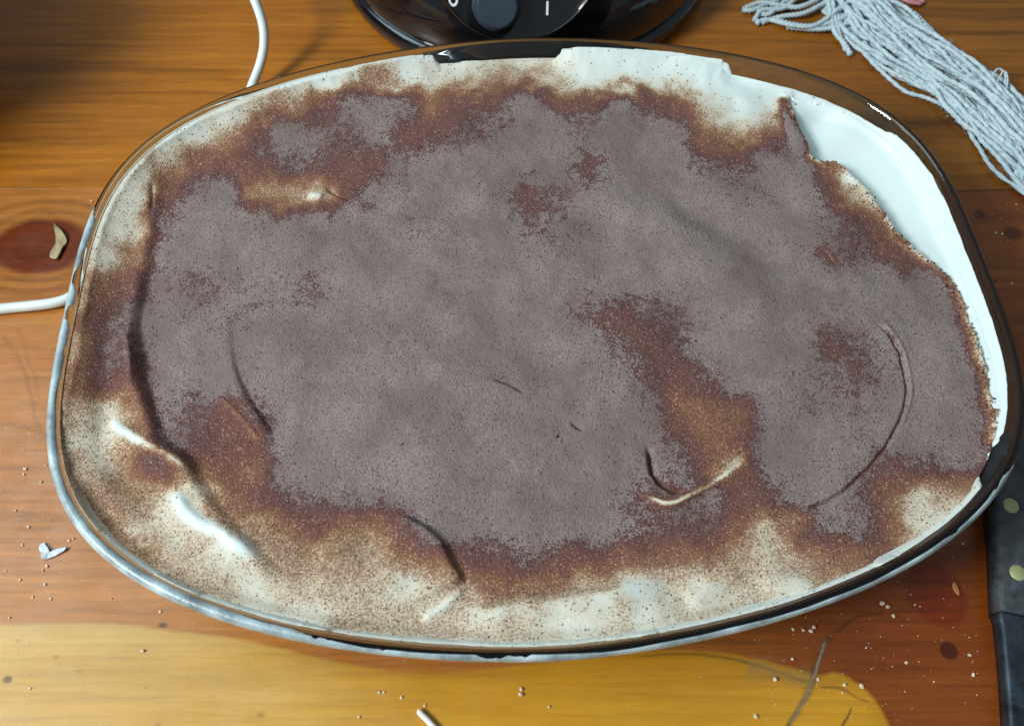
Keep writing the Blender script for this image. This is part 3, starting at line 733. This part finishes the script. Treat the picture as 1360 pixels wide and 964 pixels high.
# loose cocoa clumps, thickest along the broken crust
def clumps():
    ico = bmesh.new(); bmesh.ops.create_icosphere(ico, subdivisions=1, radius=1.0)
    bv = np.array([v.co[:] for v in ico.verts]); bf = np.array([[v.index for v in f.verts] for f in ico.faces]); ico.free()
    pos = []
    L = CW; s = rng.random(260)
    for t in s:
        i = int(t * (len(L) - 2)); p = L[i] + (L[i + 1] - L[i]) * rng.random(); tx = L[i + 1] - L[i]; tx = tx / np.linalg.norm(tx)
        nrm = np.array([-tx[1], tx[0]]); pos.append((*(p + nrm * rng.normal(-0.0009, 0.0014)), rng.uniform(0.00012, 0.00052)))
    for _ in range(2600):
        px, py = rng.uniform(90, 1340), rng.uniform(80, 850); X, Y = at(px, py, LEV)
        g = grid_sample(np.array([px]), np.array([py]))[0]
        if 4.8 < g < 7.6 or rng.random() < 0.10: pos.append((float(X), float(Y), rng.uniform(0.00016, 0.00036)))
    V = []; F = []; n = 0
    for X, Y, r in pos:
        lx, ly = to_local(X, Y); i = int(round((lx - gx[0]) / STEP)); j = int(round((ly - gy[0]) / STEP))
        if not (0 <= i < nx and 0 <= j < ny) or outside[j, i]: continue
        sc_ = r * rng.uniform(0.7, 1.2, 3)
        V.append(bv * sc_ * rng.uniform(0.75, 1.25, (len(bv), 1)) + np.array([lx, ly, Z[j, i] + r * 0.35])); F.append(bf + n); n += len(bv)
    o = mesh_np('cocoa_clumps', np.vstack(V), np.vstack(F), M['grain'], DES, False); o['kind'] = 'stuff'
clumps()

# ------------------------------------------------------------------ black kitchen appliance behind the dish
APC = (-0.0004, 0.3055); APR = 0.1207
def lathe(profile, name, material, parent, n=96, sx=1.0, sy=1.0, ring=False):
    V = []; F = []; k = np.arange(n); a = 2 * math.pi * k / n
    for r, z in profile: V.append(np.column_stack([r * sx * np.cos(a), r * sy * np.sin(a), np.full(n, z)]))
    for i in range(len(profile) - 1):
        F += [tuple(f) for f in np.stack([i * n + k, i * n + (k + 1) % n, (i + 1) * n + (k + 1) % n, (i + 1) * n + k], -1)]
    if ring:
        i = len(profile) - 1; F += [tuple(f) for f in np.stack([i * n + k, i * n + (k + 1) % n, (k + 1) % n, k], -1)]
    else:
        F.append(tuple(range(n))[::-1]); F.append(tuple((len(profile) - 1) * n + j for j in range(n)))
    return mesh_np(name, np.vstack(V), F, material, parent)
def frame_obj(o, origin, normal):
    z = Vector(normal).normalized(); x = Vector((1, 0, 0)); y = z.cross(x).normalized(); x = y.cross(z)
    o.matrix_local = Matrix.Translation(Vector(origin)) @ Matrix((x, y, z)).transposed().to_4x4(); return o
AP = empty('appliance_base', (APC[0], APC[1], 0))
tag(AP, 'glossy black round kitchen appliance base with a dial, behind the dish', 'appliance')
lathe(sp2([(APR - 0.006, 0.0), (APR, 0.003), (APR + 0.0005, 0.010), (APR - 0.002, 0.013)], 3), 'foot_ring', M['black'], AP)
shell_p = [(APR - 0.003, 0.0135), (APR - 0.0015, 0.020), (APR - 0.004, 0.034), (APR - 0.014, 0.058), (APR - 0.028, 0.086), (APR - 0.042, 0.112), (APR - 0.050, 0.128), (APR - 0.056, 0.134), (APR - 0.064, 0.136)]
lathe(sp2(shell_p, 5), 'shell', M['black'], AP)
lathe([(0.052, 0.1362), (0.052, 0.150), (0.050, 0.153), (0.044, 0.154)], 'socket', M['rubber'], AP, 64)
# round control panel on the sloping front
PN = Vector((0.02, -0.86, 0.50)).normalized(); PO = Vector((-0.006, -APR + 0.0210, 0.074))
def disc_on(name, prof, material, off, n=64, parent=AP, ring=False):
    o = lathe(prof, name, material, parent, n, ring=ring)
    xx = PN.cross(Vector((0, 0, 1))).normalized() * -1
    z = PN; x = Vector((1, 0, 0)); y = z.cross(x).normalized(); x = y.cross(z)
    frame_obj(o, PO + x * off[0] + y * off[1] + z * off[2], PN); return o
disc_on('control_panel', [(0.047, -0.028), (0.047, 0.000), (0.0465, 0.0008), (0.0458, 0.0008), (0.0455, 0.0004), (0.002, 0.0004)], M['black'], (0, 0, 0.0))
disc_on('panel_trim', [(0.0458, 0.0002), (0.0461, 0.0008), (0.0458, 0.0013), (0.0454, 0.0013), (0.0451, 0.0006)], M['chrome'], (0, 0, 0.0008), ring=True)
kn = disc_on('dial', sp2([(0.0135, 0.0006), (0.0135, 0.0016), (0.0124, 0.0022), (0.0116, 0.0070), (0.0108, 0.0084), (0.0094, 0.0087), (0.001, 0.0087)], 3), M['knob'], (-0.0107, -0.0270, 0.0))
def mark(name, pts2d, closed=False, wdt=0.0012):
    L = []
    for a, b in pts2d: L.append((a, b, 0.0))
    bm = bmesh.new()
    V, F = [], []
    if closed:
        n = 28
        for r in (0.0026, 0.0014):
            for i in range(n): V.append((r * math.cos(2 * math.pi * i / n), 1.25 * r * math.sin(2 * math.pi * i / n), 0))
        F = [(i, (i + 1) % n, n + (i + 1) % n, n + i) for i in range(n)]
    else:
        V = [(-wdt / 2, -0.0036, 0), (wdt / 2, -0.0036, 0), (wdt / 2, 0.0036, 0), (-wdt / 2, 0.0036, 0)]; F = [(0, 1, 2, 3)]
    bm.free()
    o = mesh_np(name, V, F, M['print'], AP, False)
    z = PN; x = Vector((1, 0, 0)); y = z.cross(x).normalized(); x = y.cross(z)
    ox, oy = pts2d[0]
    frame_obj(o, PO + x * ox + y * oy + z * 0.0009, PN); return o
mark('zero_mark', [(-0.0345, -0.0245)], True); mark('one_mark', [(0.0168, -0.0287)])

# ------------------------------------------------------------------ white cord
def cord():
    r = 0.0027; pts = []
    for px, py, z in [(60, -330, r), (130, -270, .006), (200, -200, .022), (270, -115, .040), (318, -42, .044), (338, 0, .036), (349, 32, .027), (351, 60, .019), (346, 86, .012), (337, 110, .0075), (323, 146, .0040), (302, 178, r), (270, 220, r),
                      (228, 270, r), (180, 320, r), (138, 362, r), (108, 386, r), (76, 402, r), (0, 411, r), (-120, 424, r), (-260, 450, r), (-420, 490, r)]:
        X, Y = at(px, py, z); pts.append((float(X), float(Y), z + 0.0004))
    V, F = tube(spline(pts, 9), r, 14)
    o = mesh_np('power_cord', V, F, M['cord']); tag(o, 'smooth white power cord running behind the glass dish', 'cord')
cord()

# ------------------------------------------------------------------ pale blue yarn fringe
def fringe():
    root = empty('yarn_fringe', (*map(float, at(1200, 85)), 0.0)); rx, ry = root.location.x, root.location.y
    tag(root, 'bundle of pale blue cotton yarn strands lying across the table', 'yarn')
    axis = atl([(1100, -70), (1128, -18), (1172, 28), (1226, 68), (1286, 110), (1342, 162), (1398, 220), (1470, 290)], 0.008)
    C = spline(axis, 10); T = np.gradient(C, axis=0); T /= np.linalg.norm(T, axis=1)[:, None]; Nn = np.stack([-T[:, 1], T[:, 0]], 1)
    s = np.linspace(0, 1, len(C)); halfw = np.interp(s, [0, .12, .3, .55, .8, 1], [0.014, 0.0195, 0.0235, 0.0230, 0.0205, 0.020])
    r0 = 0.0013; cnt = 0
    def strand(path, r=r0, m='yarn', name='yarn'):
        P = np.array(path); P[:, 0] -= rx; P[:, 1] -= ry
        V, F = tube(P, r, 8, ply=0.30, pitch=0.0048)
        mesh_np(name, V, F, M[m], root)
    layers = [(16, 0.0018, 1.0), (14, 0.0046, 0.9), (11, 0.0072, 0.72), (6, 0.0094, 0.48)]
    for li, (n, z0, wf) in enumerate(layers):
        for k in range(n):
            u = (-1 + 2 * (k + 0.5) / n) * wf
            ph = rng.uniform(0, 6.28, 4); fr = rng.uniform(1.2, 3.2, 2)
            start = rng.uniform(0.0, 0.05); m = (s >= start)
            uu = u + 0.20 * np.sin(fr[0] * 6.28 * s + ph[0]) * wf + 0.05 * np.sin(23 * s + ph[1]) + 0.025 * np.sin(57 * s + ph[3]) + 0.05 * rng.normal()
            zz = z0 + 0.0012 * np.sin(fr[1] * 6.28 * s + ph[2]) + 0.0005 * np.sin(31 * s + ph[3]) + 0.0006 * rng.normal()
            zz = np.maximum(zz * (1 - 0.25 * np.abs(uu) ** 2), r0 * 1.25)
            P = np.column_stack([C + Nn * (uu * halfw)[:, None], zz])[m]
            P[:, :2] += 0.00035 * np.cumsum(rng.normal(size=(len(P), 2)), 0) * 0.25
            Q = spline(P[::3], 6); strand(Q, r0 * rng.uniform(0.85, 1.18))
    # loose looped ends at the left
    loops = [[(1150, 5), (1120, 26), (1085, 34), (1055, 30), (1030, 22)], [(1140, -5), (1108, 20), (1080, 36), (1050, 34), (1022, 24), (1005, 27)],
             [(1130, -10), (1095, 6), (1068, 18), (1040, 20), (1012, 26)], [(1110, -12), (1082, 4), (1058, 12), (1030, 6), (1010, 2), (990, 8)],
             [(1100, -14), (1062, -2), (1040, 12), (1012, 14), (1003, 25)], [(1090, -18), (1052, -6), (1022, 3), (1000, 12), (987, 9)],
             [(1120, -20), (1075, -10), (1045, 2), (1020, 18), (1003, 8)], [(1095, -20), (1100, 10), (1108, 40), (1122, 56), (1132, 70)],
             [(1102, -16), (1106, 14), (1115, 44), (1127, 64)], [(1160, 0), (1130, 30), (1095, 38), (1062, 35), (1046, 32)]]
    for L in loops:
        z = rng.uniform(0.0018, 0.006); n = len(L)
        P = np.column_stack([atl(L, 0.004), np.linspace(0.0045 + z * 0.5, 0.0016, n) + rng.normal(0, 0.0004, n)]); P[:, 2] = np.maximum(P[:, 2], r0 * 1.3)
        Q = spline(P, 12); rad = np.full(len(Q), r0 * 1.15); rad[-4:] *= [1.1, 1.25, 1.3, 0.9]; strand(Q, rad)
    # curled tail end and a frayed curl
    strand(spline(np.column_stack([atl([(1372, 205), (1356, 218), (1350, 232), (1353, 244)], 0.002), [0.004, 0.003, 0.002, 0.0018]]), 10), 0.0016)
    strand(spline(np.column_stack([atl([(1376, 212), (1360, 224), (1356, 238), (1360, 246)], 0.002), [0.004, 0.003, 0.002, 0.0018]]), 10), 0.0016)
    for L in ([(1322, 116), (1330, 99), (1337, 105), (1338, 116)], [(1312, 112), (1322, 96), (1333, 100), (1336, 112)]):
        strand(spline(np.column_stack([atl(L, 0.009), [0.007, 0.011, 0.010, 0.008]]), 10), 0.0005)
    # stray fibres
    V = []; F = []; n = 0
    for _ in range(1500):
        i = rng.integers(4, len(C) - 2); e = rng.choice([-1, 1]) * rng.uniform(0.05, 1.04)
        p = np.array([*(C[i] + Nn[i] * e * halfw[i]), max(0.0015, 0.0095 * (1 - e * e) + rng.uniform(0, 0.002))]) - np.array([rx, ry, 0])
        d = rng.normal(size=3) * 0.0022; d[2] = abs(d[2]) * 0.6; b = rng.normal(size=3) * 0.0007
        v, f = tube(spline([p, p + d * 0.5 + b, p + d], 3), 0.00006, 3, caps=False); V.append(v); F += [tuple(np.array(q) + n) for q in f]; n += len(v)
    o = mesh_np('fuzz', np.vstack(V), F, M['yarn'], root); o['kind'] = 'stuff'
fringe()
def pink_yarn():
    root = empty('pink_yarn_tuft', (*map(float, at(1205, -12)), 0.0)); tag(root, 'frayed dusty pink yarn ends lying beside the pale blue bundle', 'yarn')
    rx, ry = root.location.x, root.location.y
    for L in ([(1150, -30), (1185, -6), (1205, 3), (1224, 4)], [(1160, -34), (1190, -12), (1212, -2), (1228, 1)], [(1170, -40), (1200, -14), (1215, 4)], [(1155, -24), (1180, -4), (1196, 5)]):
        P = np.column_stack([atl(L, 0.003), np.linspace(0.006, 0.002, len(L))]); P[:, 0] -= rx; P[:, 1] -= ry
        V, F = tube(spline(P, 10), 0.0012, 8, ply=0.2, pitch=0.004); mesh_np('yarn', V, F, M['pink'], root)
pink_yarn()

# ------------------------------------------------------------------ knife at the right edge
def knife():
    b0 = np.array(at(1348, 598, 0.0)); b1 = np.array(at(1370, 968, 0.0))
    d = (b1 - b0) / np.linalg.norm(b1 - b0); ang = math.atan2(d[1], d[0])
    root = empty('kitchen_knife', (float(b0[0]), float(b0[1]), 0.0), ang)
    tag(root, 'dark kitchen knife with two brass rivets in its handle, beside the dish', 'knife')
    def slab(name, xs_, yl, yr, z0, z1, material, bev=0.0014, nz=4):
        """outline along x with left and right edges, rounded top edge"""
        xs2 = spline(np.column_stack([xs_, yl, yr]), 8); V = []; F = []; n = len(xs2)
        prof = [(0.0, z0, 0.0), (0.0, z1 - bev, 0.0), (bev * 0.3, z1 - bev * 0.3, 0), (bev, z1, 0)]
        m = len(prof) * 2
        for x, l, r in xs2:
            row = [(x, l - i, z) for i, z, _ in prof] + [(x, r + i, z) for i, z, _ in prof[::-1]]
            V += row
        for i in range(n - 1):
            for j in range(m):
                F.append((i * m + j, i * m + (j + 1) % m, (i + 1) * m + (j + 1) % m, (i + 1) * m + j))
        F.append(tuple(range(m))); F.append(tuple((n - 1) * m + j for j in range(m))[::-1])
        return mesh_np(name, V, F, material, root)
    # +x runs from the butt to the tip, towards the front of the table; +y is away from the dish
    slab('handle', [0, 0.004, 0.015, 0.035, 0.060, 0.074, 0.082], [0.004, 0.010, 0.0125, 0.0125, 0.012, 0.0128, 0.0125], [-0.006, -0.013, -0.0168, -0.0166, -0.0162, -0.0166, -0.0162], 0.0035, 0.0125, M['handle'], 0.0028)
    slab('tang', [0.001, 0.01, 0.05, 0.0825], [0.003, 0.0118, 0.0118, 0.0118], [-0.003, -0.0158, -0.0156, -0.0156], 0.0012, 0.0036, M['steel'], 0.0003)
    slab('blade', [0.0700, 0.0826, 0.09, 0.12, 0.20, 0.255, 0.27], [0.0120, 0.0128, 0.019, 0.024, 0.024, 0.010, -0.006], [-0.0150, -0.0160, -0.0152, -0.0140, -0.0132, -0.0120, -0.009], 0.0037, 0.0108, M['steel'], 0.0022)
    ca_, sa_ = math.cos(-ang), math.sin(-ang)
    for px, py in [(1343, 671), (1352, 760)]:
        X, Y = at(px, py, 0.0127); dx, dy = float(X) - b0[0], float(Y) - b0[1]; lx, ly = ca_ * dx - sa_ * dy, sa_ * dx + ca_ * dy
        o = lathe([(0.0034, 0.0110), (0.0034, 0.0126), (0.0030, 0.0129), (0.0004, 0.01295)], 'rivet', M['brass'], root, 24); o.location = (lx, ly, 0)
knife()

# ------------------------------------------------------------------ small things on the table
ico = bmesh.new(); bmesh.ops.create_icosphere(ico, subdivisions=2, radius=1.0)
IV = np.array([v.co[:] for v in ico.verts]); IF = np.array([[v.index for v in f.verts] for f in ico.faces]); ico.free()
CR = [(1080, 833, 7), (1076, 838, 6), (1066, 837, 5), (1053, 836, 6), (1171, 801, 7), (1178, 806, 7), (1186, 818, 5), (1029, 902, 7), (1003, 951, 6), (1052, 875, 4), (1086, 902, 5),
      (1121, 909, 5), (1144, 911, 6), (1203, 880, 5), (1119, 920, 3), (1287, 870, 5), (1292, 896, 5), (1278, 722, 5), (1265, 740, 3), (691, 922, 7), (692, 915, 5), (564, 937, 5), (533, 926, 4),
      (510, 919, 4), (504, 919, 4), (477, 952, 4), (729, 938, 4), (190, 864, 5), (40, 914, 4), (34, 623, 6), (32, 630, 4), (61, 618, 3), (55, 640, 4), (38, 700, 4), (63, 752, 5), (57, 757, 4),
      (44, 793, 4), (68, 795, 4), (92, 718, 4), (98, 715, 4), (30, 724, 4), (21, 678, 4), (8, 758, 4), (13, 820, 4), (27, 770, 4), (60, 776, 4), (213, 812, 4), (148, 795, 3), (122, 268, 4),
      (1331, 311, 4), (1322, 310, 4), (1343, 377, 4), (1349, 272, 3), (1215, 803, 3), (1150, 860, 3), (1240, 905, 3)]
for i, (px, py, s) in enumerate(CR):
    X, Y = at(px, py); r = s * 0.5 * 0.00027
    v = IV * rng.uniform(0.72, 1.25, (len(IV), 1)) * (0.72 + 0.5 * fbm(IV[:, 0] * 2 + 3.1 * i + 50, IV[:, 1] * 2 + IV[:, 2] * 1.7 + 50, 101 + i % 5, 2))[:, None] * r * rng.uniform(0.8, 1.25, 3) * np.array([1, 1, 0.75])
    o = mesh_np('crumb', v, IF, M['crumb'], None, False); o.location = (float(X), float(Y), -float(v[:, 2].min()) - 0.00003)
    o.rotation_euler = (0, 0, rng.uniform(0, 6.28))
    if py > 862 and 150 < px < 1060 or px < 60 and py > 840: place = 'on the yellow sapwood in front of the dish'
    elif px < 140 and py > 560: place = 'near the dried cream smear on the tan wood'
    elif px > 1000 and py > 600: place = 'on the red brown wood between dish and knife'
    elif px > 1300: place = 'on the dark brown wood below the yarn bundle'
    else: place = 'on the tan wood close to the dish rim'
    tag(o, 'tiny pale crumb ' + place, 'crumb', 'pale crumbs ' + place)
def dust():
    V = []; F = []; n = 0; bv = IV[:12] if False else None
    b = bmesh.new(); bmesh.ops.create_icosphere(b, subdivisions=1, radius=1.0)
    bv = np.array([v.co[:] for v in b.verts]); bf = np.array([[v.index for v in f.verts] for f in b.faces]); b.free()
    spots = [(rng.normal(45, 32), rng.normal(690, 75)) for _ in range(150)] + [(rng.uniform(1000, 1300), rng.uniform(760, 964)) for _ in range(110)] + \
            [(rng.uniform(0, 1360), rng.uniform(845, 964)) for _ in range(40)] + [(rng.uniform(1290, 1360), rng.uniform(250, 560)) for _ in range(40)]
    for px, py in spots:
        X, Y = at(px, py); r = rng.uniform(0.00010, 0.00030)
        V.append(bv * r * rng.uniform(0.7, 1.3, (len(bv), 1)) * np.array([1, 1, 0.7]) + np.array([X, Y, r * 0.6])); F.append(bf + n); n += len(bv)
    o = mesh_np('sugar_dust', np.vstack(V), np.vstack(F), M['crumb'], None, False)
    tag(o, 'fine pale dust of sugar and crumbs over the table', 'dust', kind='stuff')
dust()
def sheet(name, outline_px, mtl, thick, curl, label, cat, zc=0.0, seed=0):
    """a small thin piece with real thickness, a little curled"""
    P = spline(atl(outline_px + outline_px[:1]), 4)[:-1]; c = P.mean(0); n = len(P); V = []; F = []
    rings = [1.0, 0.92, 0.6, 0.25]
    def zz(q): return curl * (fbm((q[:, 0]) * 260 + 40, q[:, 1] * 260 + 40, 120 + seed, 2)) 
    for up in (1, 0):
        for f in rings:
            q = c + (P - c) * f; z = zz(q) + (thick * (1 if 0.9 > f else 0.7) if up else 0.0); V.append(np.column_stack([q - c, z]))
    V = np.vstack(V); V[:, 2] += 0.0001 - V[:, 2].min(); K = len(rings)
    def strip(a, b2, flip=False):
        for j in range(n):
            f = (a * n + j, a * n + (j + 1) % n, b2 * n + (j + 1) % n, b2 * n + j); F.append(f[::-1] if flip else f)
    for i in range(K - 1): strip(i, i + 1); strip(K + i, K + i + 1, True)
    strip(K, 0); F.append(tuple((K - 1) * n + j for j in range(n))); F.append(tuple((2 * K - 1) * n + j for j in range(n))[::-1])
    o = mesh_np(name, V, F, M[mtl]); o.location = (float(c[0]), float(c[1]), zc); return tag(o, label, cat)
sheet('cream_drip', [(54, 724), (60, 721), (64, 728), (70, 736), (80, 731), (90, 727), (88, 731), (78, 737), (66, 742), (58, 743), (56, 735), (53, 730)], 'smear', 0.0011, 0.0016,
      'small bluish white smear of dried cream on the bare table', 'cream')
sheet('wood_sliver', [(72, 298), (79, 304), (86, 312), (90, 321), (85, 331), (80, 341), (77, 346), (68, 344), (69, 337), (74, 327), (76, 318), (77, 309)], 'leaf', 0.0008, 0.0022,
      'pale dry sliver lying on the dark knot in the wood', 'sliver', seed=3)
sheet('wood_chip', [(1266, 772), (1270, 776), (1273, 786), (1272, 791), (1266, 784), (1264, 777)], 'chip', 0.0006, 0.0010, 'tiny orange wood chip on the table beside the knife', 'chip', seed=5)
def stick():
    P = np.column_stack([atl([(555, 942), (560, 948), (570, 958), (585, 975), (610, 1005)], 0.0012), [0.0013, 0.0013, 0.0013, 0.0013, 0.0013]]); c = P[0].copy()
    Q = spline(P - np.array([c[0], c[1], 0]), 6); rad = np.full(len(Q), 0.0013); rad[:4] = [0.0005, 0.0009, 0.00115, 0.00125]
    V, F = tube(Q, rad, 10); o = mesh_np('white_stick', V, F, M['stick']); o.location = (float(c[0]), float(c[1]), 0.0001)
    tag(o, 'thin white stick lying on the yellow sapwood, its tip rounded', 'stick')
stick()

# ------------------------------------------------------------------ unseen pot, added to cast the shadow across the far corner
POT = empty('shadow_caster_pot', (-0.505, 0.190, 0)); tag(POT, 'dark red pot out of view, added to cast the shadow on the table corner', 'pot')
lathe(sp2([(0.120, 0.0005), (0.135, 0.004), (0.148, 0.02), (0.155, 0.07), (0.156, 0.13), (0.158, 0.148), (0.160, 0.150), (0.157, 0.152), (0.153, 0.149), (0.151, 0.12), (0.146, 0.03), (0.12, 0.012)], 4), 'pot_body', M['redpot'], POT, 96)
for s in (-1, 1):
    V, F = tube(spline([(-0.03, 0.154 * s, 0.115), (-0.026, 0.185 * s, 0.118), (0.026, 0.185 * s, 0.118), (0.03, 0.154 * s, 0.115)], 8), 0.006, 10)
    mesh_np('handle', V, F, M['redpot'], POT)
